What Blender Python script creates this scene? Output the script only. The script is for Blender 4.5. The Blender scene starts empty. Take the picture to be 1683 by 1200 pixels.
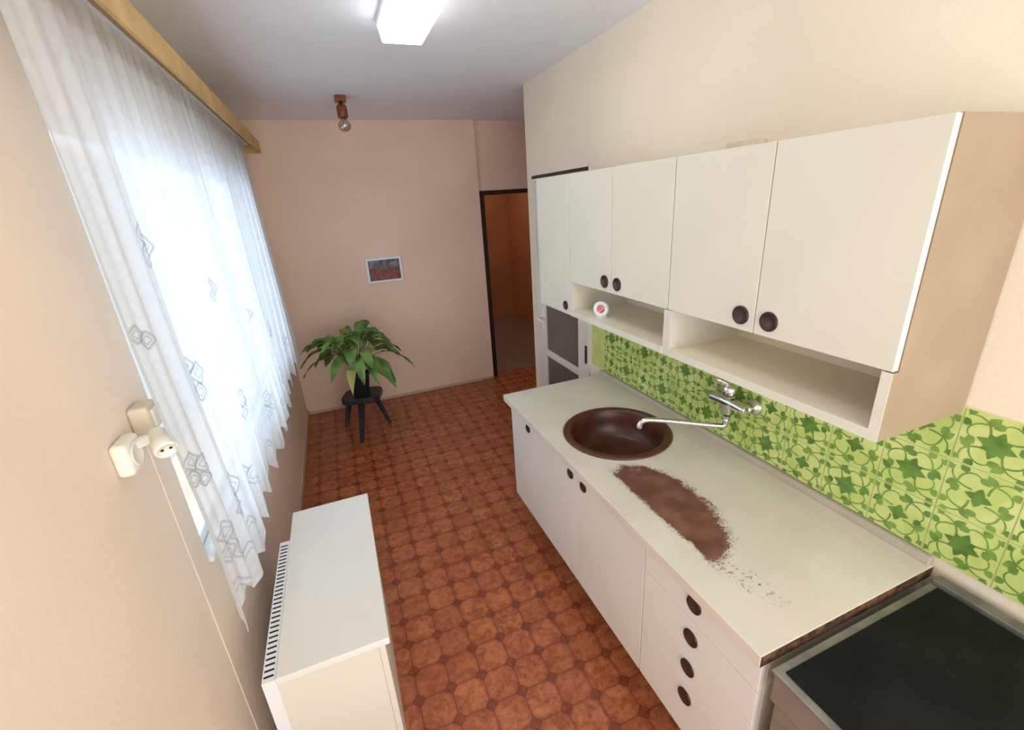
import bpy, bmesh, math, random
from mathutils import Vector, Matrix
random.seed(7)
scene = bpy.context.scene
scene.view_settings.view_transform = 'Standard'
COL = scene.collection
W = {}

# ---------------------------------------------------------------- materials
class NT:
    def __init__(s, m):
        s.m = m; s.t = m.node_tree; s.n = s.t.nodes; s.l = s.t.links
    def new(s, k, **kw):
        n = s.n.new(k)
        for a, b in kw.items(): setattr(n, a, b)
        return n
    def link(s, a, b): s.l.new(a, b)
    def val(s, sock, v):
        if hasattr(v, 'is_linked') or isinstance(v, bpy.types.NodeSocket): s.l.new(v, sock)
        else: sock.default_value = v
    def math(s, op, a, b=None, c=None, clamp=False):
        n = s.n.new('ShaderNodeMath'); n.operation = op; n.use_clamp = clamp
        s.val(n.inputs[0], a)
        if b is not None: s.val(n.inputs[1], b)
        if c is not None: s.val(n.inputs[2], c)
        return n.outputs[0]
    def mix(s, f, a, b):
        n = s.n.new('ShaderNodeMix'); n.data_type = 'RGBA'
        s.val(n.inputs[0], f)
        s.val(n.inputs[6], a if not isinstance(a, tuple) else (*a[:3], 1))
        s.val(n.inputs[7], b if not isinstance(b, tuple) else (*b[:3], 1))
        return n.outputs[2]
    def noise(s, vec, scale, detail=3, dist=0.0, rough=0.5):
        n = s.n.new('ShaderNodeTexNoise')
        if vec is not None: s.l.new(vec, n.inputs['Vector'])
        n.inputs['Scale'].default_value = scale; n.inputs['Detail'].default_value = detail
        n.inputs['Distortion'].default_value = dist; n.inputs['Roughness'].default_value = rough
        return n.outputs[0]
    def smooth(s, v, a, b):
        n = s.n.new('ShaderNodeMapRange'); n.interpolation_type = 'SMOOTHSTEP'
        s.val(n.inputs[0], v); n.inputs[1].default_value = a; n.inputs[2].default_value = b
        n.inputs[3].default_value = 0; n.inputs[4].default_value = 1
        return n.outputs[0]
    def pos(s):
        return s.n.new('ShaderNodeNewGeometry').outputs['Position']
    def obj(s):
        return s.n.new('ShaderNodeTexCoord').outputs['Object']
    def bump(s, h, strength, dist=0.01):
        n = s.n.new('ShaderNodeBump'); s.l.new(h, n.inputs['Height'])
        n.inputs['Strength'].default_value = strength; n.inputs['Distance'].default_value = dist
        return n.outputs[0]

def srgb(r, g, b):
    f = lambda c: (c/255/12.92) if c/255 <= 0.04045 else ((c/255+0.055)/1.055)**2.4
    return (f(r), f(g), f(b))

def base(name):
    m = bpy.data.materials.new(name); m.use_nodes = True
    t = NT(m); p = t.n['Principled BSDF']
    return m, t, p

def simple(name, col, rough=0.5, metal=0.0, var=0.08, scale=6, bump=0.0, bscale=80, coat=0.0, world=False, spec=.5):
    m, t, p = base(name)
    v = t.pos() if world else t.obj()
    n = t.noise(v, scale, 4)
    dark = tuple(c*(1-var*1.6) for c in col); light = tuple(min(1, c*(1+var)) for c in col)
    f = t.smooth(n, 0.3, 0.7)
    t.link(t.mix(f, dark, light), p.inputs['Base Color'])
    p.inputs['Roughness'].default_value = rough; p.inputs['Metallic'].default_value = metal
    p.inputs['Coat Weight'].default_value = coat
    p.inputs['Specular IOR Level'].default_value = spec
    if bump > 0:
        t.link(t.bump(t.noise(v, bscale, 4), bump, 0.005), p.inputs['Normal'])
    return m

M = {}
M['wall_left'] = simple('painted_plaster_left', srgb(238, 219, 200), .85, var=.03, scale=1.6, bump=.15, bscale=60, world=True, spec=.2)
M['wall_back'] = simple('painted_plaster_back', srgb(243, 215, 195), .85, var=.035, scale=1.3, bump=.15, bscale=60, world=True, spec=.2)
M['wall_right'] = simple('painted_plaster_right', srgb(240, 228, 208), .85, var=.03, scale=1.5, bump=.15, bscale=60, world=True, spec=.2)
M['ceiling'] = simple('ceiling_paint', srgb(238, 240, 244), .9, var=.02, scale=1.5, bump=.15, bscale=50, world=True)
M['orange'] = simple('orange_paint', srgb(188, 124, 80), .8, var=.05, scale=2, world=True)
M['hallfloor'] = simple('hall_carpet', srgb(138, 116, 104), .5, var=.08, scale=3, world=True)
M['cream'] = simple('cream_laminate', srgb(224, 221, 207), .42, var=.015, scale=3)
M['white'] = simple('white_laminate', srgb(233, 231, 225), .4, var=.015, scale=3)
M['shelf'] = simple('niche_cream', srgb(242, 234, 214), .5, var=.02, scale=3)
M['tan'] = simple('beige_side_board', srgb(162, 140, 116), .55, var=.04, scale=5)
M['edge'] = simple('dark_chipboard_edge', srgb(96, 66, 46), .85, var=.5, scale=40)
M['kick'] = simple('dark_plinth', srgb(46, 30, 24), .7, var=.2)
M['knob'] = simple('dark_brown_plastic', srgb(40, 24, 20), .3, var=.1)
M['knobin'] = simple('brown_plastic_dish', srgb(62, 42, 36), .35, var=.1)
M['doorwhite'] = simple('white_gloss_paint', srgb(230, 226, 216), .35, var=.03, scale=4)
M['darkframe'] = simple('dark_brown_paint', srgb(42, 26, 20), .4, var=.2)
M['darkglass'] = simple('opaque_dark_pane', srgb(98, 92, 88), .15, var=.04, scale=3, spec=.7)  # opaque pane, its colour stands in for the dark pantry behind the glass
M['chrome'] = simple('chrome', (0.75, 0.75, 0.77), .13, 1.0, var=.02)
M['steel'] = simple('worn_steel', (0.30, 0.285, 0.26), .5, .7, var=.15, scale=14)
M['enamel'] = simple('grey_metal_front', srgb(150, 144, 136), .4, .4, var=.06, scale=10)
M['blackglass'] = simple('black_ceramic_glass', srgb(28, 29, 30), .26, var=.12, scale=8, spec=.10)
M['zone'] = simple('cooking_zone_print', srgb(34, 36, 37), .26, var=.1, spec=.10)
M['sink'] = simple('brown_enamel', srgb(82, 42, 32), .36, var=.2, scale=12, coat=.05)
M['strip'] = simple('beige_edge_strip', srgb(190, 180, 166), .4, var=.05)
M['wood'] = simple('yellow_pine', srgb(204, 168, 106), .55, var=.12, scale=7)
M['brownwood'] = simple('reddish_wood', srgb(128, 66, 34), .4, var=.2, scale=25)
M['pot'] = simple('dark_plastic_pot', srgb(44, 44, 46), .5, var=.15)
M['soil'] = simple('potting_soil', srgb(50, 34, 24), .95, var=.4, scale=60, bump=.8, bscale=90)
M['stool'] = simple('dark_stained_stool', srgb(42, 44, 48), .35, var=.15)
M['plastic'] = simple('ivory_plastic', srgb(240, 236, 222), .35, var=.02)
M['plasticd'] = simple('aged_beige_plastic', srgb(222, 210, 184), .4, var=.08)
M['dark'] = simple('dark_hole', srgb(25, 20, 18), .8, var=.1)
M['pvc'] = simple('white_window_frame', srgb(236, 240, 242), .35, var=.01)
M['base'] = simple('cream_baseboard', srgb(205, 180, 150), .5, var=.06, world=True)
M['pink'] = simple('pink_dial', srgb(216, 130, 130), .5, var=.35, scale=70)

# floor: octagons with small squares, wood-like mottling
m, t, p = base('octagon_vinyl')
pos = t.pos(); PITCH = 0.132
sep = t.new('ShaderNodeSeparateXYZ'); t.link(pos, sep.inputs[0])
ux = t.math('DIVIDE', sep.outputs[0], PITCH); uy = t.math('DIVIDE', sep.outputs[1], PITCH)
fx = t.math('FRACT', ux); fy = t.math('FRACT', uy)
cx = t.math('FLOOR', ux); cy = t.math('FLOOR', uy)
ax = t.math('ABSOLUTE', t.math('SUBTRACT', fx, .5)); ay = t.math('ABSOLUTE', t.math('SUBTRACT', fy, .5))
sm = t.math('ADD', ax, ay)
SQ = .80
d1 = t.math('SUBTRACT', .5, t.math('MAXIMUM', ax, ay))
d2 = t.math('MULTIPLY', t.math('SUBTRACT', SQ, sm), .707)
insq = t.math('GREATER_THAN', sm, SQ)
dl = t.math('MINIMUM', t.math('ADD', d1, t.math('MULTIPLY', insq, 1.0)), t.math('ABSOLUTE', d2))
line = t.smooth(dl, 0.004, 0.032)
rim = t.math('SUBTRACT', 1, t.smooth(dl, 0.02, 0.16))
cv = t.new('ShaderNodeCombineXYZ'); t.link(cx, cv.inputs[0]); t.link(cy, cv.inputs[1])
wn = t.new('ShaderNodeTexWhiteNoise'); wn.noise_dimensions = '2D'; t.link(cv.outputs[0], wn.inputs['Vector'])
vadd = t.new('ShaderNodeVectorMath', operation='MULTIPLY_ADD')
t.link(wn.outputs['Color'], vadd.inputs[0]); vadd.inputs[1].default_value = (7, 7, 7); t.link(pos, vadd.inputs[2])
n1 = t.noise(vadd.outputs[0], 20, 4, .7, .6)
n2 = t.noise(vadd.outputs[0], 70, 4, .8)
n3 = t.noise(pos, 3.0, 3)
f = t.math('ADD', t.math('MULTIPLY', t.smooth(n1, .34, .66), .6), t.math('MULTIPLY', t.smooth(n2, .3, .7), .4))
c1 = t.mix(f, srgb(142, 70, 43), srgb(212, 132, 86))
c2 = t.mix(t.math('MULTIPLY', wn.outputs['Value'], .4), c1, srgb(152, 76, 47))
c2 = t.mix(t.math('MULTIPLY', rim, .3), c2, srgb(138, 66, 41))
c3 = t.mix(insq, c2, t.mix(f, srgb(112, 52, 33), srgb(152, 82, 54)))
c4 = t.mix(t.math('MULTIPLY', t.math('SUBTRACT', 1, line), .68), c3, srgb(108, 51, 33))
c4 = t.mix(t.math('MULTIPLY', t.smooth(n3, .4, .7), .12), c4, srgb(118, 56, 36))
t.link(c4, p.inputs['Base Color'])
p.inputs['Roughness'].default_value = .30
t.link(t.bump(line, .08, .002), p.inputs['Normal'])
M['floor'] = m

# worktop with the big brown worn stain
m, t, p = base('worn_worktop_laminate')
pos = t.pos(); sep = t.new('ShaderNodeSeparateXYZ'); t.link(pos, sep.inputs[0])
x, y = sep.outputs[0], sep.outputs[1]
def ell(x, y, cx_, cy_, rx, ry, ang):
    dx = t.math('SUBTRACT', x, cx_); dy = t.math('SUBTRACT', y, cy_)
    c, s_ = math.cos(ang), math.sin(ang)
    a = t.math('ADD', t.math('MULTIPLY', dx, c), t.math('MULTIPLY', dy, s_))
    b = t.math('SUBTRACT', t.math('MULTIPLY', dy, c), t.math('MULTIPLY', dx, s_))
    a = t.math('DIVIDE', a, rx); b = t.math('DIVIDE', b, ry)
    return t.math('SQRT', t.math('ADD', t.math('MULTIPLY', a, a), t.math('MULTIPLY', b, b)))
# half-moon: ellipse cut by a straight chord on its front side
r1 = ell(x, y, .895, 1.02, .160, .262, -0.10)
chord = t.math('ADD', t.math('DIVIDE', t.math('SUBTRACT', .862, x), .09), .95)
r1b = t.math('MAXIMUM', r1, chord)
nb = t.noise(pos, 16, 5, .3, .6); nf = t.noise(pos, 130, 4, 0, .8); ng_ = t.noise(pos, 60, 5, .4, .75)
edge = t.math('ADD', r1b, t.math('ADD', t.math('MULTIPLY', t.math('SUBTRACT', nb, .5), .5), t.math('ADD', t.math('MULTIPLY', t.math('SUBTRACT', nf, .5), .7), t.math('MULTIPLY', t.math('SUBTRACT', ng_, .5), .35))))
core = t.math('SUBTRACT', 1, t.smooth(edge, .94, 1.03))
halo = t.math('MULTIPLY', t.math('SUBTRACT', 1, t.smooth(r1b, 1.0, 1.25)), t.smooth(t.math('ADD', nf, t.math('MULTIPLY', ng_, .3)), .71, .76))
r2 = ell(x, y, .895, .70, .050, .17, .2)
halo2 = t.math('MULTIPLY', t.math('SUBTRACT', 1, t.smooth(r2, .4, 1.1)), t.smooth(t.math('ADD', t.math('MULTIPLY', nf, .5), t.math('MULTIPLY', ng_, .5)), .54, .58))
spk = t.math('MAXIMUM', halo, halo2)
basec = t.mix(t.smooth(t.noise(pos, 5, 4), .3, .7), srgb(217, 210, 196), srgb(225, 219, 206))
basec = t.mix(t.math('MULTIPLY', t.smooth(t.noise(pos, 300, 2), .6, .75), .15), basec, srgb(170, 155, 135))
brown = t.mix(t.smooth(t.noise(pos, 12, 5, .5), .3, .7), srgb(98, 60, 46), srgb(132, 88, 70))
cc = t.mix(t.math('MULTIPLY', spk, .9), basec, srgb(58, 46, 46))
t.link(t.mix(core, cc, brown), p.inputs['Base Color'])
t.link(t.math('ADD', t.math('MULTIPLY', core, .35), .42), p.inputs['Roughness'])
M['worktop'] = m

# green tiles
m, t, p = base('green_glazed_tile')
pos = t.pos()
f = t.smooth(t.noise(pos, 10, 4, .5), .32, .68)
c = t.mix(f, srgb(190, 209, 114), srgb(214, 224, 146))
t.link(c, p.inputs['Base Color']); p.inputs['Roughness'].default_value = .25
M['tile'] = m
M['leaf_print'] = simple('olive_green_glaze', srgb(124, 158, 74), .25, var=.18, scale=25)
M['leaf_mid'] = simple('mid_green_glaze', srgb(100, 140, 62), .25, var=.2, scale=25)
M['grout'] = simple('pale_grout', srgb(226, 230, 184), .8, var=.1)

# foliage
m, t, p = base('peace_lily_leaf')
f = t.smooth(t.noise(t.obj(), 9, 3), .3, .7)
t.link(t.mix(f, srgb(58, 94, 42), srgb(112, 146, 70)), p.inputs['Base Color'])
p.inputs['Roughness'].default_value = .42
M['leaf'] = m
M['leafpale'] = simple('pale_new_leaf', srgb(200, 204, 120), .5, var=.1)

# lace curtain
def lace(name, alpha, shade, shade2):
    m = bpy.data.materials.new(name); m.use_nodes = True; t = NT(m); t.n.clear()
    o = t.new('ShaderNodeOutputMaterial')
    tr = t.new('ShaderNodeBsdfTransparent'); df = t.new('ShaderNodeBsdfDiffuse'); tl = t.new('ShaderNodeBsdfTranslucent')
    df.inputs[0].default_value = (*shade, 1); tl.inputs[0].default_value = (*shade2, 1)
    m1 = t.new('ShaderNodeMixShader'); m1.inputs[0].default_value = .5
    t.link(df.outputs[0], m1.inputs[1]); t.link(tl.outputs[0], m1.inputs[2])
    m2 = t.new('ShaderNodeMixShader')
    n = t.noise(t.pos(), 18, 5, .8, .65)
    t.link(t.math('ADD', t.math('MULTIPLY', t.smooth(n, .35, .65), .08), alpha - .04), m2.inputs[0])
    t.link(tr.outputs[0], m2.inputs[1]); t.link(m1.outputs[0], m2.inputs[2]); t.link(m2.outputs[0], o.inputs[0])
    return m
M['lace'] = lace('sheer_lace', .76, (.90, .93, .96), (.80, .89, 1.0))
M['lacedense'] = lace('embroidered_lace', .82, (.64, .67, .71), (.54, .60, .68))

def glassmat(name, tint, gl=.08, rough=.02):
    m = bpy.data.materials.new(name); m.use_nodes = True; t = NT(m); t.n.clear()
    o = t.new('ShaderNodeOutputMaterial'); tr = t.new('ShaderNodeBsdfTransparent'); g = t.new('ShaderNodeBsdfGlossy')
    tr.inputs[0].default_value = (*tint, 1); g.inputs['Roughness'].default_value = rough
    mx = t.new('ShaderNodeMixShader'); mx.inputs[0].default_value = gl
    t.link(tr.outputs[0], mx.inputs[1]); t.link(g.outputs[0], mx.inputs[2]); t.link(mx.outputs[0], o.inputs[0])
    return m
M['glass'] = glassmat('window_glass', (.95, .98, 1))
M['bulb'] = glassmat('smoked_bulb_glass', (.75, .68, .62), .25)

m, t, p = base('lit_diffuser')
p.inputs['Base Color'].default_value = (.95, .97, 1, 1)
p.inputs['Emission Color'].default_value = (.96, .98, 1, 1); p.inputs['Emission Strength'].default_value = 4.5
M['tube'] = m

# small painting
m, t, p = base('flower_painting_canvas')
g = t.obj()
n = t.noise(g, 14, 4, 1.2); n2 = t.noise(g, 28, 3, .5)
sp = t.new('ShaderNodeSeparateXYZ'); t.link(g, sp.inputs[0])
bgc = t.mix(t.smooth(n, .35, .65), srgb(62, 76, 88), srgb(136, 146, 152))
red = t.mix(t.smooth(n2, .47, .56), srgb(160, 56, 60), srgb(56, 78, 50))
mask = t.math('MULTIPLY', t.smooth(n, .38, .46), t.math('SUBTRACT', 1, t.smooth(sp.outputs[2], .0, .07)))
t.link(t.mix(mask, bgc, red), p.inputs['Base Color']); p.inputs['Roughness'].default_value = .5
M['paint'] = m

# ---------------------------------------------------------------- mesh helpers
def box(bm, x0, x1, y0, y1, z0, z1, mi=0):
    v = [bm.verts.new(c) for c in [(x0,y0,z0),(x1,y0,z0),(x1,y1,z0),(x0,y1,z0),(x0,y0,z1),(x1,y0,z1),(x1,y1,z1),(x0,y1,z1)]]
    for idx in [(3,2,1,0),(4,5,6,7),(0,1,5,4),(1,2,6,5),(2,3,7,6),(3,0,4,7)]:
        f = bm.faces.new([v[i] for i in idx]); f.material_index = mi
    return v

def frame_axes(d):
    d = Vector(d).normalized()
    a = Vector((0,0,1)) if abs(d.z) < .9 else Vector((1,0,0))
    u = d.cross(a).normalized(); v = d.cross(u).normalized()
    return d, u, v

def lathe(bm, prof, origin, axis, seg=32, mi=0, mis=None, smooth=True):
    d, u, v = frame_axes(axis); o = Vector(origin); rings = []
    for r, h in prof:
        if r < 1e-6: rings.append([bm.verts.new(o + d*h)])
        else: rings.append([bm.verts.new(o + d*h + (u*math.cos(2*math.pi*i/seg) + v*math.sin(2*math.pi*i/seg))*r) for i in range(seg)])
    for k in range(len(rings)-1):
        a, b = rings[k], rings[k+1]
        for i in range(seg):
            j = (i+1) % seg
            if len(a) == 1 and len(b) == 1: continue
            if len(a) == 1: f = bm.faces.new([a[0], b[i], b[j]])
            elif len(b) == 1: f = bm.faces.new([a[i], b[0], a[j]])
            else: f = bm.faces.new([a[i], b[i], b[j], a[j]])
            f.material_index = mis[k] if mis else mi; f.smooth = smooth
    return rings

def cyl(bm, p0, p1, r0, r1=None, seg=20, mi=0):
    r1 = r0 if r1 is None else r1
    p0 = Vector(p0); p1 = Vector(p1); L = (p1-p0).length
    lathe(bm, [(0,0),(r0,0),(r0,0),(r1,L),(r1,L),(0,L)], p0, p1-p0, seg, mi)

def tube(bm, pts, rad, seg=12, mi=0):
    pts = [Vector(q) for q in pts]; rings = []
    up = Vector((.123, .345, .93)).normalized()
    for i, q in enumerate(pts):
        tg = (pts[min(i+1, len(pts)-1)] - pts[max(i-1, 0)]).normalized()
        u = tg.cross(up).normalized(); v = tg.cross(u).normalized()
        r = rad[i] if isinstance(rad, (list, tuple)) else rad
        rings.append([bm.verts.new(q + (u*math.cos(2*math.pi*k/seg)+v*math.sin(2*math.pi*k/seg))*r) for k in range(seg)])
    for a, b in zip(rings, rings[1:]):
        for i in range(seg):
            j = (i+1) % seg
            f = bm.faces.new([a[i], b[i], b[j], a[j]]); f.smooth = True; f.material_index = mi
    for rg in (rings[0], rings[-1]):
        f = bm.faces.new(rg); f.material_index = mi

def bez(p0, p1, p2, p3, n=14):
    out = []
    p0, p1, p2, p3 = map(Vector, (p0, p1, p2, p3))
    for i in range(n+1):
        s = i/n
        out.append(p0*(1-s)**3 + p1*3*s*(1-s)**2 + p2*3*s*s*(1-s) + p3*s**3)
    return out

def finish(name, bm, mats, parent=None, bevel=0.0, normals=True):
    if normals: bmesh.ops.recalc_face_normals(bm, faces=bm.faces[:])
    xs = [v.co for v in bm.verts]
    lo = Vector([min(c[i] for c in xs) for i in range(3)]); hi = Vector([max(c[i] for c in xs) for i in range(3)])
    c = (lo+hi)/2
    for v in bm.verts: v.co -= c
    me = bpy.data.meshes.new(name); bm.to_mesh(me); bm.free()
    for mm in mats: me.materials.append(M[mm] if isinstance(mm, str) else mm)
    o = bpy.data.objects.new(name, me); COL.objects.link(o)
    if parent is not None:
        o.parent = parent; o.location = c - W[parent.name]
    else: o.location = c
    W[o.name] = c
    if bevel > 0:
        b = o.modifiers.new('bevel', 'BEVEL'); b.width = bevel; b.segments = 3; b.limit_method = 'ANGLE'; b.angle_limit = math.radians(40)
    return o

def tag(o, label=None, cat=None, **kw):
    if label: o['label'] = label
    if cat: o['category'] = cat
    for k, v in kw.items(): o[k] = v
    return o

def empty(name, loc, label=None, cat=None, **kw):
    o = bpy.data.objects.new(name, None); o.empty_display_size = .1; o.location = loc; COL.objects.link(o)
    W[o.name] = Vector(loc); tag(o, label, cat, **kw); return o

def boxes(name, lst, mats, parent=None, bevel=0.0):
    bm = bmesh.new()
    for b in lst: box(bm, *b)
    return finish(name, bm, mats, parent, bevel)

def struct(o, label, cat): return tag(o, label, cat, kind='structure')

# ---------------------------------------------------------------- room constants
XL, XR, YF, YN, ZC = -.51, 1.40, 4.50, -1.0, 2.60
WY0, WY1, WZ0, WZ1 = 1.34, 3.60, .90, 2.13
struct(boxes('floor', [(XL-.3, 2.75, YN, YF+.12, -.08, 0)], ['floor']), 'reddish-brown octagon pattern vinyl kitchen floor', 'floor')
struct(boxes('ceiling', [(XL-.3, 2.75, YN, YF+.12, ZC, ZC+.1)], ['ceiling']), 'plain light grey-white painted ceiling', 'ceiling')
struct(boxes('wall_left', [(XL-.3, XL, YN, WY0, 0, ZC), (XL-.3, XL, WY1, YF+.12, 0, ZC), (XL-.3, XL, WY0, WY1, 0, WZ0), (XL-.3, XL, WY0, WY1, WZ1, ZC)], ['wall_left']), 'beige painted plaster wall with window opening', 'wall')
DX0, DX1, DZ = 1.49, 2.32, 1.955
YR = YF + .04     # recessed stretch of wall that holds the doorway
struct(boxes('wall_back', [(XL, 1.447, YF, YF+.12, 0, ZC), (1.447, DX0, YR, YF+.12, 0, ZC), (DX1, 2.75, YR, YF+.12, 0, ZC), (DX0, DX1, YR, YF+.12, DZ, ZC)], ['wall_back']), 'pinkish beige plaster wall with doorway', 'wall')
PY0, PY1, PZ = 2.36, 3.075, 2.0
struct(boxes('wall_right', [(XR, XR+.15, YN, PY0, 0, ZC), (XR, XR+.15, PY1, 3.2, 0, ZC), (XR, XR+.15, PY0, PY1, PZ, ZC)], ['wall_right']), 'cream painted plaster wall behind the kitchen units', 'wall')
struct(boxes('wall_nook', [(2.65, 2.75, 3.05, YR, 0, ZC), (XR+.15, 2.65, 3.05, 3.2, 0, ZC)], ['wall_back']), 'pinkish plaster wall of the side passage', 'wall')
struct(boxes('floor_hall', [(.5, 3.0, YF+.12, 7.2, -.08, 0)], ['hallfloor']), 'brown carpet floor of the next room', 'floor')
struct(boxes('wall_hall', [(.4, 3.0, 7.2, 7.3, 0, ZC), (2.78, 2.9, YF+.12, 7.2, 0, ZC), (.4, .5, YF+.12, 7.2, 0, ZC)], ['orange']), 'orange painted walls of the next room', 'wall')
struct(boxes('ceiling_hall', [(.4, 3.0, YF+.12, 7.3, ZC, ZC+.1)], ['ceiling']), 'pale ceiling of the next room', 'ceiling')
struct(boxes('door_1', [(DX0-.035, DX0+.015, YR-.012, YF+.13, 0, DZ+.025), (DX1-.015, DX1+.035, YR-.012, YF+.13, 0, DZ+.025), (DX0+.015, DX1-.015, YR-.012, YF+.13, DZ-.015, DZ+.025)], ['darkframe'], bevel=.003), 'dark brown door frame, open doorway', 'door frame')
struct(boxes('baseboard_left', [(XL, XL+.012, YN, YF, 0, .055)], ['base'], bevel=.003), 'narrow tan baseboard strip', 'baseboard')
struct(boxes('baseboard_back', [(XL+.012, 1.447, YF-.012, YF, 0, .03)], ['base'], bevel=.003), 'narrow tan baseboard strip', 'baseboard')

# window_1
w1 = empty('window_1', (XL-.06, (WY0+WY1)/2, WZ0), 'white framed three-part window behind lace curtain', 'window', kind='structure')
fx0, fx1 = XL-.09, XL-.03
L = [(fx0, fx1, WY0, WY0+.05, WZ0, WZ1), (fx0, fx1, WY1-.05, WY1, WZ0, WZ1), (fx0, fx1, WY0, WY1, WZ0, WZ0+.05), (fx0, fx1, WY0, WY1, WZ1-.05, WZ1)]
for k in (1, 2):
    yc = WY0 + (WY1-WY0)*k/3
    L.append((fx0, fx1, yc-.03, yc+.03, WZ0+.05, WZ1-.05))
boxes('frame', L, ['pvc'], w1, .004)
boxes('glass', [(fx0+.025, fx0+.031, WY0+.04, WY1-.04, WZ0+.04, WZ1-.04)], ['glass'], w1)
boxes('sill', [(XL-.029, XL+.012, WY0+.005, WY1-.005, WZ0, WZ0+.02)], ['pvc'], w1, .005)

# ---------------------------------------------------------------- knobs
def knob(parent, x, y, z, r):
    bm = bmesh.new()
    lathe(bm, [(0, -.001), (r*.97, -.001), (r, .002), (r*.97, .005), (r*.88, .0065), (r*.80, .0055), (r*.60, .0025), (r*.3, .0012), (0, .001)],
          (x, y, z), (-1, 0, 0), 32, mis=[0,0,0,0,0,1,1,1])
    bmesh.ops.remove_doubles(bm, verts=bm.verts[:], dist=1e-6)
    return finish('handle', bm, ['knob', 'knobin'], parent)

# ---------------------------------------------------------------- wall cabinets
FX, BX = 1.066, 1.397
ZB, ZT, ZD = 1.305, 1.97, 1.475
P = .358; Y0 = .535
def wall_cab(y0, y1, ndoors, niche, label, nearside='cream'):
    e = empty('wall_cabinet', ((FX+BX)/2, (y0+y1)/2, ZB), label, 'kitchen cabinet')
    g = .0006; y0 += g; y1 -= g; th = .018; bx = FX+.02
    L = []
    if niche:
        L += [(bx, BX, y0, y0+th, ZD-.002, ZT, 1), (bx, BX, y1-th, y1, ZD-.002, ZT, 0),
              (FX+.002, BX, y0, y0+th, ZB, ZD-.002, 1), (FX+.002, BX, y1-th, y1, ZB, ZD-.002, 0),
              (FX+.002, BX-.006, y0+th, y1-th, ZB, ZB+.026, 2),
              (bx, BX-.006, y0+th, y1-th, ZD, ZD+th, 2)]
        if nearside == 'tan':
            L += [(FX+.0005, FX+.002, y0, y0+th+.004, ZB, ZD-.002, 0)]
        L += [(FX+.0005, FX+.002, y0+th+.004, y1, ZB, ZB+.026, 0)]
    else:
        L += [(bx, BX, y0, y0+th, ZB, ZT, 1), (bx, BX, y1-th, y1, ZB, ZT, 0), (bx, BX-.006, y0+th, y1-th, ZB, ZB+th, 0)]
    L += [(bx, BX-.006, y0+th, y1-th, ZT-th, ZT, 0), (BX-.006, BX, y0+th, y1-th, ZB, ZT, 2)]
    boxes('body', L, ['cream', nearside, 'shelf'], e)
    w = (y1-y0)/ndoors
    zb = ZD if niche else ZB
    for k in range(ndoors):
        a = y0 + w*k + .0015; b = y0 + w*(k+1) - .0015
        d = boxes('door', [(FX, FX+.018, a, b, zb+.001, ZT-.001)], ['cream'], e, .0015)
        if ndoors == 2: ky = b-.045 if k == 0 else a+.045
        else: ky = a+.045
        knob(d, FX, ky, zb+.045, .0275 if niche else .023)
    return e
wall_cab(Y0, Y0+2*P, 2, True, 'cream two-door wall cabinet with open niche and tan side', 'tan')
wall_cab(Y0+2*P, Y0+4*P, 2, True, 'cream two-door wall cabinet with open niche below')
wall_cab(Y0+4*P, Y0+5*P, 1, False, 'narrow cream single-door wall cabinet beside the pantry door')
# ---------------------------------------------------------------- base cabinets
LX = .772; LB = .222; LT = .812
def base_cab(y0, y1, kind, label):
    e = empty('base_cabinet', (1.07, (y0+y1)/2, 0), label, 'kitchen cabinet')
    g = .0006; y0 += g; y1 -= g; th = .018; bx = LX+.02
    L = [(bx, 1.38, y0, y0+th, LB, LT, 0), (bx, 1.38, y1-th, y1, LB, LT, 0), (bx, 1.374, y0+th, y1-th, LB, LB+th, 0), (1.374, 1.38, y0+th, y1-th, LB, LT, 0)]
    boxes('body', L, ['cream'], e, .001)
    boxes('toe_kick', [(LX+.12, 1.37, y0, y1, 0, LB)], ['kick'], e)
    if kind == 'drawers':
        zs = [LT, .700, .577, .452, LB]
        kz = [.765, .637, .513, .388]
        for i in range(4):
            d = boxes('drawer', [(LX, LX+.018, y0+.0015, y1-.0015, zs[i+1]+.0015, zs[i]-.0015), (LX+.018, 1.30, y0+.03, y1-.03, zs[i+1]+.022, zs[i]-.02)], ['white'], e, .0015)
            knob(d, LX, (y0+y1)/2, kz[i], .027)
    else:
        n = kind; w = (y1-y0)/n
        for k in range(n):
            a = y0+w*k+.0015; b = y0+w*(k+1)-.0015
            d = boxes('door', [(LX, LX+.018, a, b, LB+.001, LT-.002)], ['white'], e, .0015)
            ky = (b-.052 if k == 0 else a+.052) if n == 2 else a+.052
            knob(d, LX, ky, LT-.045, .023)
    return e
base_cab(.500, .942, 'drawers', 'white base cabinet with four drawers and brown round pulls')
base_cab(.942, 1.842, 2, 'white two-door base cabinet under the sink')
base_cab(1.842, 2.135, 1, 'narrow white single-door base cabinet')

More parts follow.
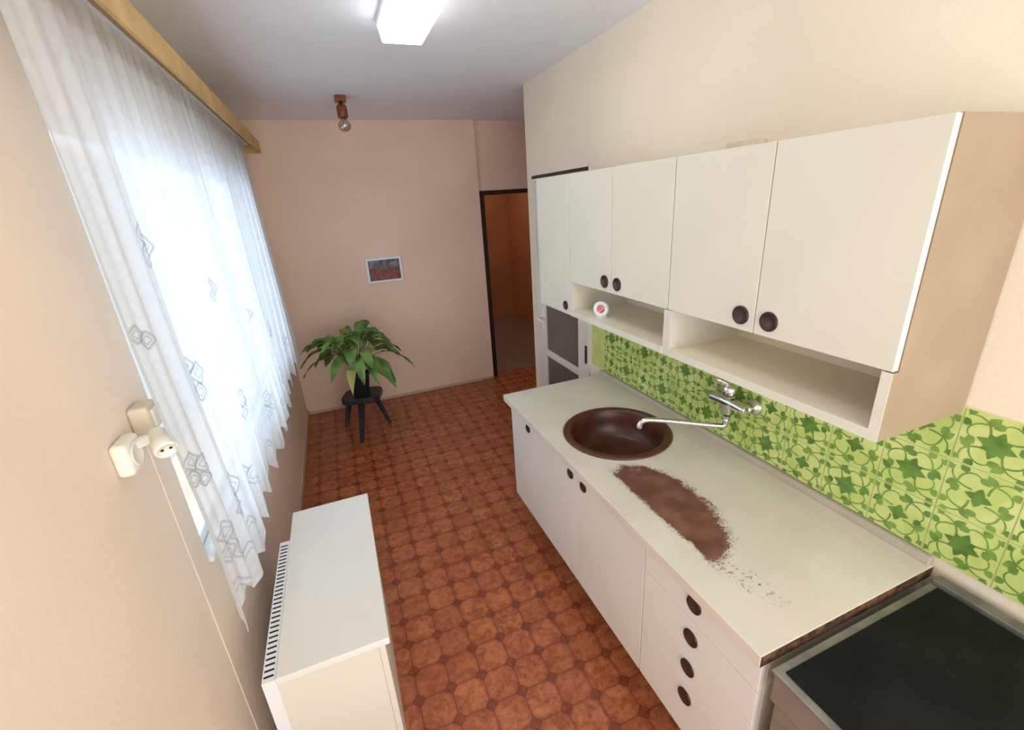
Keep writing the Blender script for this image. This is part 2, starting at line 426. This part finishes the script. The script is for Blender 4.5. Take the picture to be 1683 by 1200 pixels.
# ---------------------------------------------------------------- worktop with sink hole
SX, SY, SR = 1.06, 1.535, .238
WYN = .492
bm = bmesh.new(); box(bm, .748, 1.392, WYN, 2.185, .813, .85)
wt = finish('worktop', bm, ['worktop', 'edge'])
bmc = bmesh.new(); cyl(bmc, (SX, SY, .7), (SX, SY, .95), SR-.012, seg=64)
bmesh.ops.remove_doubles(bmc, verts=bmc.verts[:], dist=1e-6)
cut = finish('cutter', bmc, ['worktop'])
bo = wt.modifiers.new('b', 'BOOLEAN'); bo.object = cut; bo.operation = 'DIFFERENCE'; bo.solver = 'EXACT'
bpy.context.view_layer.update()
dg = bpy.context.evaluated_depsgraph_get()
nm = bpy.data.meshes.new_from_object(wt.evaluated_get(dg))
wt.modifiers.clear(); wt.data = nm
bpy.data.objects.remove(cut)
for pf in nm.polygons:
    if pf.normal.y < -.9 and abs(pf.center.y + (2.185-WYN)/2) < .01: pf.material_index = 1
bv = wt.modifiers.new('bevel', 'BEVEL'); bv.width = .003; bv.segments = 2; bv.limit_method = 'ANGLE'
tag(wt, 'off-white laminate worktop with a large brown worn stain', 'countertop')

# sink
e = empty('sink', (SX, SY, .85), 'round brown enamel sink set into the worktop', 'sink')
bm = bmesh.new()
lathe(bm, [(.205, .845), (.216, .850), (SR+.004, .850), (SR+.006, .854), (SR, .859), (.222, .861), (.214, .858), (.208, .848), (.203, .80), (.192, .75), (.165, .722), (.10, .712), (.03, .708), (0, .708)], (SX, SY, 0), (0, 0, 1), 72)
finish('bowl', bm, ['sink'], e)
bm = bmesh.new()
lathe(bm, [(.034, .7095), (.034, .713), (.026, .714), (.022, .711), (0, .711)], (SX+.02, SY-.05, 0), (0, 0, 1), 28)
finish('drain', bm, ['chrome'], e)

# splash strip and tiles
s = boxes('splashback_strip', [(1.376, 1.3925, .50, 2.185, .8502, .876)], ['strip'], bevel=.003)
tag(s, 'beige plastic edging strip where worktop meets tiles', 'edging strip')
bm = bmesh.new()
TS = .148; TZ = .877; TY = .53-8*TS
ncol = 21; xs_ = 1.3935
YEND = 2.3
box(bm, 1.3965, 1.3995, TY, YEND, TZ, TZ+3*TS, 1)
def leafpoly(cu, cv, ang, L, Wd, mi, off=.0006, n=9, clipb=None):
    pts = []
    for i in range(n+1):
        s_ = i/n; pts.append((s_*L, Wd*math.sin(math.pi*s_**.7)))
    for i in range(n-1, 0, -1):
        s_ = i/n; pts.append((s_*L, -Wd*math.sin(math.pi*s_**.7)))
    c, s2 = math.cos(ang), math.sin(ang)
    P_ = [(cu + a*c - b*s2, cv + a*s2 + b*c) for a, b in pts]
    if clipb:
        P_ = [(min(max(u, clipb[0]), clipb[1]), min(max(v, clipb[2]), clipb[3])) for u, v in P_]
    vs = [bm.verts.new((xs_-off, u, v)) for u, v in P_]
    f_ = bm.faces.new(vs); f_.material_index = mi
def vine(p0, p1, p2, p3, w, mi, off=.0005):
    pts = bez((0,)+p0, (0,)+p1, (0,)+p2, (0,)+p3, 12)
    prev = None
    for i, q in enumerate(pts):
        tg = (pts[min(i+1, 12)] - pts[max(i-1, 0)]).normalized()
        n_ = Vector((0, -tg.z, tg.y)); ww = w*(1-.4*i/12)
        a = bm.verts.new((xs_-off, q.y+n_.y*ww, q.z+n_.z*ww)); b = bm.verts.new((xs_-off, q.y-n_.y*ww, q.z-n_.z*ww))
        if prev:
            f_ = bm.faces.new([prev[0], a, b, prev[1]]); f_.material_index = mi
        prev = (a, b)
    return pts
rt = random.Random(3)
for c in range(ncol):
    for r in range(3):
        ya, za = TY + c*TS, TZ + r*TS
        yb = min(ya+TS, YEND)
        if ya >= YEND: continue
        box(bm, xs_, 1.3965, ya+.0015, yb-.0015, za+.0015, za+TS-.0015, 0)
        if ya+TS > YEND: continue
        cb = (ya+.003, ya+TS-.003, za+.003, za+TS-.003)
        cu, cv = ya+TS/2, za+TS/2
        flip = (c + r) % 2
        if flip:
            for k in range(8):
                leafpoly(cu, cv, k*2*math.pi/8 + .2, .032 if k % 2 else .040, .0115, 3, .0009+.00003*k)
        else:
            for k in range(4):
                leafpoly(cu, cv, k*2*math.pi/4 + .1, .028, .0100, 3, .0009+.00003*k)
        for q in range(4):
            a = math.pi/4 + q*math.pi/2
            ca, sa = math.cos(a), math.sin(a); pa, pb = -sa, ca
            sgn = 1 if flip else -1
            def T(u, v): return (cu + ca*u + pa*v*sgn, cv + sa*u + pb*v*sgn)
            vine(T(.022, 0), T(.05, .028), T(.078, .020), T(.088, -.004), .0024, 2)
            vine(T(.052, .014), T(.072, -.010), T(.060, -.036), T(.040, -.034), .0022, 2)
            for (u, v, da, L_, w_) in [(.050, .016, 1.5, .030, .0100), (.064, -.014, -.4, .028, .0095), (.042, -.034, -2.9, .024, .0090), (.084, .002, .7, .024, .0085)]:
                uu, vv = T(u, v)
                dx, dy = T(u+math.cos(da)*.01, v+math.sin(da)*.01)
                ang = math.atan2(dy-vv, dx-uu)
                leafpoly(uu, vv, ang, L_, w_, 2 if rt.random() < .75 else 3, .0007+.0001*rt.random(), clipb=cb)
tl = finish('tile_splashback', bm, ['tile', 'grout', 'leaf_print', 'leaf_mid'], normals=True)
tag(tl, 'lime green glazed wall tiles with dark green leaf ornament', 'tiles')

# ---------------------------------------------------------------- faucet
e = empty('faucet', (1.39, 1.19, 1.075), 'chrome wall-mounted lever mixer tap with long spout', 'faucet')
for yy in (1.115, 1.265):
    bm = bmesh.new()
    lathe(bm, [(0, 0), (.033, 0), (.033, .004), (.027, .012), (.016, .016), (.015, .03), (.019, .03), (.019, .048), (0, .048)], (1.3925, yy, 1.075), (-1, 0, 0), 28)
    finish('flange', bm, ['chrome'], e)
bm = bmesh.new()
tube(bm, [(1.338, 1.10, 1.075), (1.338, 1.115, 1.075), (1.338, 1.16, 1.078), (1.338, 1.19, 1.08), (1.338, 1.22, 1.078), (1.338, 1.265, 1.075), (1.338, 1.28, 1.075)], [.018, .020, .021, .025, .021, .020, .018], 20)
cyl(bm, (1.338, 1.19, 1.03), (1.338, 1.19, 1.115), .024, .022, 24)
cyl(bm, (1.338, 1.19, 1.005), (1.338, 1.19, 1.03), .014, .019, 20)
finish('body', bm, ['chrome'], e)
bm = bmesh.new()
lathe(bm, [(.024, 0), (.026, .01), (.024, .03), (.014, .04), (0, .042)], (1.338, 1.19, 1.113), (0, 0, 1), 24)
tube(bm, [(1.338, 1.19, 1.14), (1.322, 1.196, 1.158), (1.300, 1.205, 1.172), (1.284, 1.212, 1.180)], [.011, .010, .009, .010], 12)
finish('lever', bm, ['chrome'], e)
bm = bmesh.new()
pts = bez((1.338, 1.19, 1.008), (1.338, 1.19, .965), (1.335, 1.192, .972), (1.30, 1.208, .975), 8)[:-1]
pts += bez((1.30, 1.208, .975), (1.22, 1.25, .985), (1.13, 1.30, 1.0), (1.07, 1.325, 1.003), 8)[:-1]
pts += bez((1.07, 1.325, 1.003), (1.045, 1.336, 1.004), (1.035, 1.342, .992), (1.035, 1.342, .965), 8)
tube(bm, pts, [.0105]*(len(pts)-3)+[.011, .0125, .0125], 14)
finish('spout', bm, ['chrome'], e)

# ---------------------------------------------------------------- stove
e = empty('electric_stove', (1.07, .22, 0), 'worn steel electric cooker with black ceramic glass hob', 'stove')
SY0, SY1 = -.04, .470
H0 = .824
boxes('body', [(.80, 1.36, SY0, SY1, .03, H0)], ['enamel'], e, .004)
for (fx_, fy_) in [(.84, SY0+.03), (.84, SY1-.07), (1.28, SY0+.03), (1.28, SY1-.07)]:
    boxes('foot', [(fx_, fx_+.04, fy_, fy_+.04, 0, .03)], ['dark'], e)
boxes('hob_frame', [(.758, 1.375, SY0-.002, SY1+.002, H0, H0+.010), (1.340, 1.375, SY0, SY1, H0+.010, H0+.024)], ['steel'], e, .003)
bm = bmesh.new(); box(bm, .778, 1.333, SY0+.018, SY1-.018, H0+.010, H0+.014)
for (bx_, by_, br) in [(.92, .09, .10), (.92, .33, .075), (1.18, .09, .075), (1.18, .33, .095)]:
    lathe(bm, [(br-.001, H0+.0143), (br, H0+.0143)], (bx_, by_, 0), (0, 0, 1), 48, 1)
finish('glass_hob', bm, ['blackglass', 'zone'], e)
boxes('control_panel', [(.768, .80, SY0, SY1, .73, H0)], ['enamel'], e, .004)
for i in range(4):
    bm = bmesh.new(); cyl(bm, (.768, SY0+.04+i*.07, .775), (.748, SY0+.04+i*.07, .775), .02, .016, 20)
    finish('dial', bm, ['dark'], e)
d = boxes('oven_door', [(.775, .80, SY0+.01, SY1-.01, .22, .72), (.773, .775, SY0+.08, SY1-.08, .33, .62, 1)], ['enamel', 'blackglass'], e, .003)
bm = bmesh.new(); tube(bm, [(.775, SY0+.06, .68), (.745, SY0+.06, .68), (.745, SY1-.06, .68), (.775, SY1-.06, .68)], .008, 10)
finish('handle', bm, ['steel'], d)
boxes('drawer', [(.775, .80, SY0+.01, SY1-.01, .06, .21)], ['enamel'], e, .003)

# ---------------------------------------------------------------- pantry door (door_2)
e = empty('door_2', (XR, (PY0+PY1)/2, 0), 'white panelled pantry door with dark glass panes', 'door', kind='structure')
boxes('door_frame', [(XR-.012, XR+.10, PY0-.03, PY0+.02, 0, PZ+.02, 1), (XR-.012, XR+.10, PY1-.02, PY1+.012, 0, PZ+.02, 1), (XR-.014, XR+.10, PY0+.02, PY1-.02, PZ-.015, PZ+.02, 1), (XR-.016, XR-.0121, PY0-.032, PY1+.014, PZ+.002, PZ+.022, 0)], ['darkframe', 'doorwhite'], e, .002)
y0, y1 = PY0+.022, PY1-.022
L = [(XR-.008, XR+.03, y0, y0+.09, .01, PZ-.02), (XR-.008, XR+.03, y1-.09, y1, .01, PZ-.02)]
for za, zb in [(.01, .20), (.735, .785), (1.28, 1.33), (1.86, PZ-.02)]:
    L.append((XR-.008, XR+.03, y0+.09, y1-.09, za, zb))
lf = boxes('leaf', L, ['doorwhite'], e, .004)
for za, zb in [(.20, .735), (.785, 1.28), (1.33, 1.86)]:
    boxes('pane', [(XR+.006, XR+.014, y0+.09, y1-.09, za, zb)], ['darkglass'], lf)
bm = bmesh.new()
box(bm, XR-.015, XR-.008, y1-.065, y1-.03, .93, 1.10)
tube(bm, [(XR-.012, y1-.048, 1.035), (XR-.045, y1-.048, 1.035), (XR-.058, y1-.056, 1.033), (XR-.062, y1-.08, 1.03), (XR-.062, y1-.15, 1.025)], .011, 12)
finish('handle', bm, ['plastic'], lf, .001)
for za in (.86, 1.62):
    boxes('hinge', [(XR-.02, XR-.0125, PY0-.012, PY0+.008, za, za+.12)], ['darkframe'], e, .003)

# ---------------------------------------------------------------- curtain cornice
e = empty('curtain_cornice', (-.43, 2.4, 2.28), 'yellow pine curtain pelmet board above the window', 'curtain rail')
boxes('board', [(-.362, -.350, .85, 4.02, 2.306, 2.385)], ['wood'], e, .003)
boxes('top_board', [(XL, -.362, .85, 4.02, 2.373, 2.385)], ['wood'], e, .002)
boxes('end_board', [(XL, -.363, 4.008, 4.02, 2.306, 2.372)], ['wood'], e, .002)
boxes('rail', [(-.445, -.415, .9, 3.98, 2.356, 2.3725)], ['pvc'], e)

# ---------------------------------------------------------------- lace curtain
CY0, CY1 = 1.09, 3.80
def cur(y, z):
    tt = (2.35 - z)/1.55
    tt = max(0, min(1.1, tt))
    amp = .0045 + .0065*tt
    ph = y + .04*math.sin(y*4.3+1) + .02*math.sin(y*11)
    x = -.425 + .02*tt + amp*(.8+.4*math.sin(y*6))*math.sin(2*math.pi*ph/.165) + .45*amp*math.sin(2*math.pi*ph/.067+.8*z+.7)
    x += .012*tt*math.sin(y*5+z*2)
    return x
def hem(y):
    u = (y-CY0)/.19
    s_ = abs((u % 1) - .5)*2
    return .80 + .080*(1-s_) + .012*math.sin(y*17) + .03*(y-1.2)/2.5*-1 + .03*max(0, 1-(y-CY0)/.3)
bm = bmesh.new()
NY, NZ = 620, 50
grid = []
def cpt(y, z, off):
    k = max(0, 1-(y-CY0)/.5)
    return (cur(y, z)+off, y + .012*((2.35-z)/1.5)*k + .008*k*math.sin(z*7), z)
for i in range(NY+1):
    y = CY0 + (CY1-CY0)*i/NY; h = hem(y); row = []
    for j in range(NZ+1):
        z = h + (2.355-h)*j/NZ
        row.append(bm.verts.new(cpt(y, z, 0)))
    grid.append(row)
for i in range(NY):
    for j in range(NZ):
        f_ = bm.faces.new([grid[i][j], grid[i+1][j], grid[i+1][j+1], grid[i][j+1]]); f_.smooth = True
def strip(pts, w, off=.0018):
    for (a, b) in zip(pts, pts[1:]):
        d = Vector((b[0]-a[0], b[1]-a[1])); Ln = d.length; d.normalize(); n_ = Vector((-d.y, d.x))*w
        K = max(1, int(Ln/.006)); prev = None
        for k in range(K+1):
            q = Vector(a) + d*(Ln*k/K)
            c1_, c2_ = q+n_, q-n_
            v1 = bm.verts.new(cpt(c1_.x, c1_.y, off)); v2 = bm.verts.new(cpt(c2_.x, c2_.y, off))
            if prev:
                f_ = bm.faces.new([prev[0], v1, v2, prev[1]]); f_.material_index = 1
            prev = (v1, v2)
def sq(cy_, cz_, s_, w=.0034):
    pts = [(cy_-s_*.95, cz_+s_*.1), (cy_+s_*.1, cz_+s_*.85), (cy_+s_*.95, cz_-s_*.1), (cy_-s_*.1, cz_-s_*.85), (cy_-s_*.95, cz_+s_*.1)]
    strip(pts, w)
def motif(cy_, cz_, s_=.034, n=3):
    for (dy, dz, q) in [(-.2, .95, 1), (.95, .1, 1), (-.65, -.45, .9), (.5, -1.2, .8)][:n]:
        sq(cy_+dy*s_, cz_+dz*s_, s_*q); sq(cy_+dy*s_, cz_+dz*s_, s_*q*.5, .0018)
for (yy, zz, s_, n_) in [(1.37, 1.815, .036, 3), (1.41, 1.46, .040, 4), (1.15, 1.63, .024, 2), (1.16, 1.30, .030, 4), (1.37, 1.09, .048, 4), (1.18, 1.06, .038, 4),
                         (1.85, 1.64, .032, 3), (1.82, 1.20, .040, 3), (2.3, 1.45, .032, 3), (2.2, 1.04, .046, 3), (1.60, 1.00, .044, 3), (2.85, 1.25, .036, 3), (2.75, 1.0, .042, 3), (3.3, 1.05, .038, 3)]:
    motif(yy, zz, s_, n_)
for yb in (1.15, 1.30, 1.44, 1.70, 2.0, 2.5, 3.0):
    strip([(yb-.045, .915), (yb, .965), (yb+.045, .915)], .0035); strip([(yb-.03, .91), (yb, .94), (yb+.03, .91)], .0025)
c = finish('lace_curtain', bm, ['lace', 'lacedense'], normals=False)
tag(c, 'sheer white lace curtain embroidered with overlapping squares', 'curtain')

# ---------------------------------------------------------------- heater with cover board
e = empty('radiator_cover', (-.22, 1.48, 0), 'white boxed heater cover with board top and slotted grille', 'radiator cover')
HZ = .65
boxes('top_board', [(-.366, -.050, 1.083, 1.882, HZ-.024, HZ)], ['white'], e, .004)
for ya in (1.089, 1.85):
    boxes('side_panel', [(-.3664, -.0856, ya, ya+.018, 0, HZ-.0245)], ['cream'], e, .001)
boxes('front_panel', [(-.085, -.066, 1.089, 1.87, 0, HZ-.0245)], ['cream'], e, .001)
bm = bmesh.new()
box(bm, -.402, -.3665, 1.09, 1.70, 0, HZ-.006)
ng = 30
for k in range(ng):
    yy = 1.105 + k*.0195
    box(bm, -.398, -.372, yy, yy+.006, HZ-.0062, HZ-.0052, 1)
finish('grille', bm, ['pvc', 'dark'], e)

o = boxes('trim_1', [(XL, XL+.003, 1.239, 1.247, .055, 1.39)], ['wall_left'], bevel=.001)
struct(o, 'thin beige cable trunking on the wall', 'cable trunking')

# ---------------------------------------------------------------- wall sockets
e = empty('wall_socket', (XL+.02, 1.12, 1.405), 'ivory surface-mounted wall socket with round white adapter', 'wall socket')
boxes('housing', [(XL, XL+.032, 1.074, 1.150, 1.362, 1.438)], ['plastic'], e, .010)
bm = bmesh.new(); lathe(bm, [(.021, -.001), (.029, .001), (.029, .003), (.024, .003), (.022, .0006), (0, .0006)], (XL+.032, 1.112, 1.400), (1, 0, 0), 28)
finish('outlet_ring', bm, ['plastic'], e)
bm = bmesh.new()
ao = Vector((XL+.064, 1.150, 1.428)); ad = Vector((.38, -.72, -.42)).normalized()
lathe(bm, [(0, 0), (.013, 0), (.018, .008), (.019, .032), (.022, .036), (.024, .062), (.0225, .068), (.018, .068), (.017, .062), (0, .062)], ao, ad, 32)
d_, u_, v_ = frame_axes(ad)
for sg in (-1, 1):
    lathe(bm, [(0, 0), (.0033, 0), (.0033, .0012), (0, .0012)], ao+ad*.062+u_*.008*sg, ad, 10, 1)
cyl(bm, (XL+.031, 1.130, 1.415), (XL+.068, 1.138, 1.420), .012, .012, 16)
finish('adapter', bm, ['plastic', 'dark'], e)
e = empty('light_switch', (XL+.02, 1.24, 1.44), 'aged beige surface-mounted switch box', 'light switch')
boxes('housing', [(XL, XL+.042, 1.202, 1.270, 1.402, 1.470)], ['plasticd'], e, .008)
boxes('rocker', [(XL+.041, XL+.048, 1.214, 1.258, 1.414, 1.458)], ['plastic'], e, .002)

# ---------------------------------------------------------------- stool + plant
SCX, SCY, SZ = .02, 3.86, .37
e = empty('plant_stool', (SCX, SCY, 0), 'small dark three-legged stool with rounded seat under the plant', 'stool')
bm = bmesh.new()
prof = []
N = 60
for i in range(N):
    a = 2*math.pi*i/N
    r = .145/((abs(math.cos(a+.25))**4+abs(math.sin(a+.25))**4)**(1/4))
    prof.append((SCX+r*math.cos(a)*1.12, SCY+r*math.sin(a)*.95))
rings = []
for sc, z in [(.94, SZ-.052), (1, SZ-.042), (1, SZ-.006), (.97, SZ)]:
    rings.append([bm.verts.new((SCX+(x_-SCX)*sc, SCY+(y_-SCY)*sc, z)) for x_, y_ in prof])
for a, b in zip(rings, rings[1:]):
    for i in range(N):
        j = (i+1) % N; bm.faces.new([a[i], a[j], b[j], b[i]])
bm.faces.new(rings[0]); bm.faces.new(rings[-1])
finish('seat', bm, ['stool'], e)
for (tx, ty, fx_, fy_) in [(.0, 3.77, -.055, 3.665), (-.09, 3.93, -.165, 4.04), (.12, 3.90, .215, 3.93)]:
    bm = bmesh.new(); cyl(bm, (tx, ty, SZ-.053), (fx_, fy_, 0.0), .029, .018, 18)
    for v in bm.verts:
        if v.co.z < .02: v.co.z = 0
        if v.co.z > SZ-.074: v.co.z = SZ-.0525
    finish('leg', bm, ['stool'], e)

PZ0 = SZ; PXc, PYc = .02, 3.86
e = empty('potted_plant', (PXc, PYc, PZ0), 'green peace lily with arching leaves in a dark pot', 'plant')
bm = bmesh.new()
lathe(bm, [(0, 0), (.062, 0), (.066, .004), (.088, .165), (.094, .168), (.095, .19), (.088, .192), (.084, .175), (.080, .17)], (PXc, PYc, PZ0), (0, 0, 1), 36)
finish('pot', bm, ['pot'], e)
bm = bmesh.new()
lathe(bm, [(.084, .166), (.05, .172), (0, .176)], (PXc, PYc, PZ0), (0, 0, 1), 24)
finish('soil', bm, ['soil'], e)
rp = random.Random(21)
bm = bmesh.new()
def leafblade(az, R, H, drop, wid, mi=0, roll=0.0, st=.38, cx_=PXc, cy_=PYc):
    d = Vector((math.cos(az), math.sin(az), 0)); side = Vector((-math.sin(az), math.cos(az), 0))
    b0 = Vector((cx_, cy_, PZ0+.172)) + d*.02*rp.random() + side*rp.uniform(-.03, .03)
    p1 = b0 + d*R*.22 + Vector((0, 0, H*.9)); p2 = b0 + d*R*.62 + Vector((0, 0, H*1.15)); p3 = b0 + d*R + Vector((0, 0, H-drop))
    pts = bez(b0, p1, p2, p3, 22)
    n0 = int(22*st)
    tube(bm, pts[:n0+2], .0035, 6, mi)
    prev = None
    for i in range(n0, 23):
        s_ = (i-n0)/(22-n0)
        w_ = wid*(math.sin(math.pi*min(1, s_**.7*.97+.02))**.75)
        if i == 22: w_ = .0008
        tg = (pts[min(i+1, 22)]-pts[max(i-1, 0)]).normalized()
        sd = (side + Vector((0, 0, roll))).normalized(); up = tg.cross(sd); up = up if up.z > 0 else -up
        c0 = pts[i]; wav = .006*math.sin(s_*12+az*5)
        row = [c0+sd*w_+up*(w_*.22+wav), c0+sd*w_*.5+up*w_*.08, c0-up*.0, c0-sd*w_*.5+up*w_*.08, c0-sd*w_+up*(w_*.22-wav)]
        row = [bm.verts.new(q) for q in row]
        if prev:
            for k in range(4):
                f_ = bm.faces.new([prev[k], prev[k+1], row[k+1], row[k]]); f_.smooth = True; f_.material_index = mi
        prev = row
NL = 48
for i in range(NL):
    az = i*2.39996 + rp.uniform(-.3, .3)
    tier = i % 4
    R = [.22, .33, .41, .48][tier] + rp.uniform(-.05, .03)
    H = [.40, .36, .31, .26][tier] + rp.uniform(-.07, .03)
    drop = [.03, .08, .13, .16][tier] + rp.uniform(-.02, .07)
    if math.cos(az)*R < -.43: R = .43/abs(math.cos(az))
    leafblade(az, R, H, drop, rp.uniform(.038, .054), 0, rp.uniform(-.45, .45), st=.50 if tier > 0 else .42)
leafblade(-1.9, .16, .12, .24, .042, 1, st=.25)
finish('foliage', bm, ['leaf', 'leafpale'], e, normals=False)

# ---------------------------------------------------------------- picture
e = empty('picture', (.435, YF-.01, 1.325), 'small flower painting in a white frame on the wall', 'picture')
px, pz, hw, hh = .435, 1.325, .165, .115
boxes('frame', [(px-hw, px+hw, YF-.022, YF-.001, pz-hh, pz-hh+.02), (px-hw, px+hw, YF-.022, YF-.001, pz+hh-.02, pz+hh), (px-hw, px-hw+.02, YF-.022, YF-.001, pz-hh+.02, pz+hh-.02), (px+hw-.02, px+hw, YF-.022, YF-.001, pz-hh+.02, pz+hh-.02)], ['pvc'], e, .002)
boxes('canvas', [(px-hw+.02, px+hw-.02, YF-.012, YF-.001, pz-hh+.02, pz+hh-.02)], ['paint'], e)

# ---------------------------------------------------------------- fluorescent lamp
e = empty('ceiling_lamp', (.43, 1.64, ZC), 'lit rectangular fluorescent ceiling lamp with white diffuser', 'ceiling lamp')
boxes('base', [(.335, .530, 1.03, 2.25, ZC-.022, ZC)], ['pvc'], e, .003)
bm = bmesh.new()
v = box(bm, .338, .527, 1.035, 2.245, ZC-.085, ZC-.022)
for q in v[:4]:
    q.co.x = .4325 + (q.co.x-.4325)*.88; q.co.y = 1.64 + (q.co.y-1.64)*.985
finish('diffuser', bm, ['tube'], e, .008)

# ---------------------------------------------------------------- wooden lamp with bulb
LXc, LYc = .235, 3.62
e = empty('wooden_ceiling_lamp', (LXc, LYc, ZC), 'small brown wooden ceiling lamp with clear bulb', 'ceiling lamp')
boxes('mount', [(LXc-.035, LXc+.035, LYc-.05, LYc+.05, ZC-.035, ZC)], ['brownwood'], e, .005)
bm = bmesh.new()
lathe(bm, [(0, 0), (.012, 0), (.012, .018), (.03, .022), (.034, .034), (.034, .092), (.028, .100), (.02, .102), (0, .102)], (LXc, LYc, ZC-.034), (0, -.12, -1), 28)
finish('lamp_holder', bm, ['brownwood'], e)
bm = bmesh.new()
lathe(bm, [(.014, .0), (.016, .010), (.03, .022), (.041, .040), (.042, .052), (.036, .070), (.020, .083), (0, .087)], (LXc, LYc-.0155, ZC-.132), (0, -.12, -1), 28)
finish('bulb', bm, ['bulb'], e)

# ---------------------------------------------------------------- small items
e = empty('small_clock', (1.12, 1.76, ZB+.026), 'small round white clock with a pink face on the shelf', 'clock')
AX, AY, AZ = 1.12, 1.765, ZB+.0262
ad = Vector((-.80, -.60, .12)).normalized()
bm = bmesh.new()
lathe(bm, [(0, -.012), (.030, -.012), (.036, -.006), (.037, .006), (.034, .011), (.028, .012), (.025, .009), (0, .009)], (AX, AY, AZ+.040), ad, 36)
box(bm, AX-.014, AX+.018, AY-.020, AY+.020, AZ, AZ+.010)
finish('case', bm, ['pvc'], e, .001)
bm = bmesh.new()
lathe(bm, [(0, .0), (.020, .0)], Vector((AX, AY, AZ+.040))+ad*.0096, ad, 28)
finish('clock_face', bm, ['pink'], e)

o = boxes('junction_box', [(1.34, 1.3985, 1.215, 1.325, 1.971, 2.012), (1.337, 1.34, 1.225, 1.315, 1.976, 2.007)], ['plasticd'], bevel=.003)
tag(o, 'small beige box standing on top of the wall cabinets', 'box')
bm = bmesh.new()
box(bm, 1.20, 1.37, 1.58, 1.80, 1.9704, 1.984)
o = finish('folded_cloth', bm, ['plastic'], None, .004)
tag(o, 'folded ivory cloth lying on the wall cabinets', 'cloth')

# ---------------------------------------------------------------- lights
def area(name, loc, rot, sx, sy, en, col):
    l = bpy.data.lights.new(name, 'AREA'); l.shape = 'RECTANGLE'; l.size = sx; l.size_y = sy; l.energy = en; l.color = col
    o = bpy.data.objects.new(name, l); o.location = loc; o.rotation_euler = rot; COL.objects.link(o); return o
area('daylight_at_window', (XL-1.2, (WY0+WY1)/2, 1.7), (0, math.radians(-90), 0), 2.6, 4.4, 92, (.82, .91, 1))
area('rear_fill', (.45, YN-.2, 1.4), (math.radians(100), 0, 0), 1.8, 2.0, 42, (1, .985, .96))  # added fill light behind the camera to brighten the room
l = bpy.data.lights.new('hall_lamp', 'POINT'); l.energy = 11; l.color = (1, .88, .76); l.shadow_soft_size = .15
o = bpy.data.objects.new('hall_lamp', l); o.location = (1.6, 6.0, 2.2); COL.objects.link(o)
wd = bpy.data.worlds.new('world'); scene.world = wd; wd.use_nodes = True
bg = wd.node_tree.nodes['Background']; bg.inputs[0].default_value = (.90, .95, 1, 1); bg.inputs[1].default_value = 1.0

# ---------------------------------------------------------------- camera
cam = bpy.data.cameras.new('camera'); co = bpy.data.objects.new('camera', cam); COL.objects.link(co)
cam.sensor_fit = 'HORIZONTAL'; cam.sensor_width = 36; cam.lens = 735/1683*36; cam.clip_start = .02
R = Matrix(((.9275, .1801, -.3274), (-.3688, .2993, -.8800), (-.0604, .9369, .3443)))
q = R.to_quaternion().normalized()
co.rotation_mode = 'QUATERNION'; co.rotation_quaternion = q; co.location = (0, 0, 1.87)
scene.camera = co
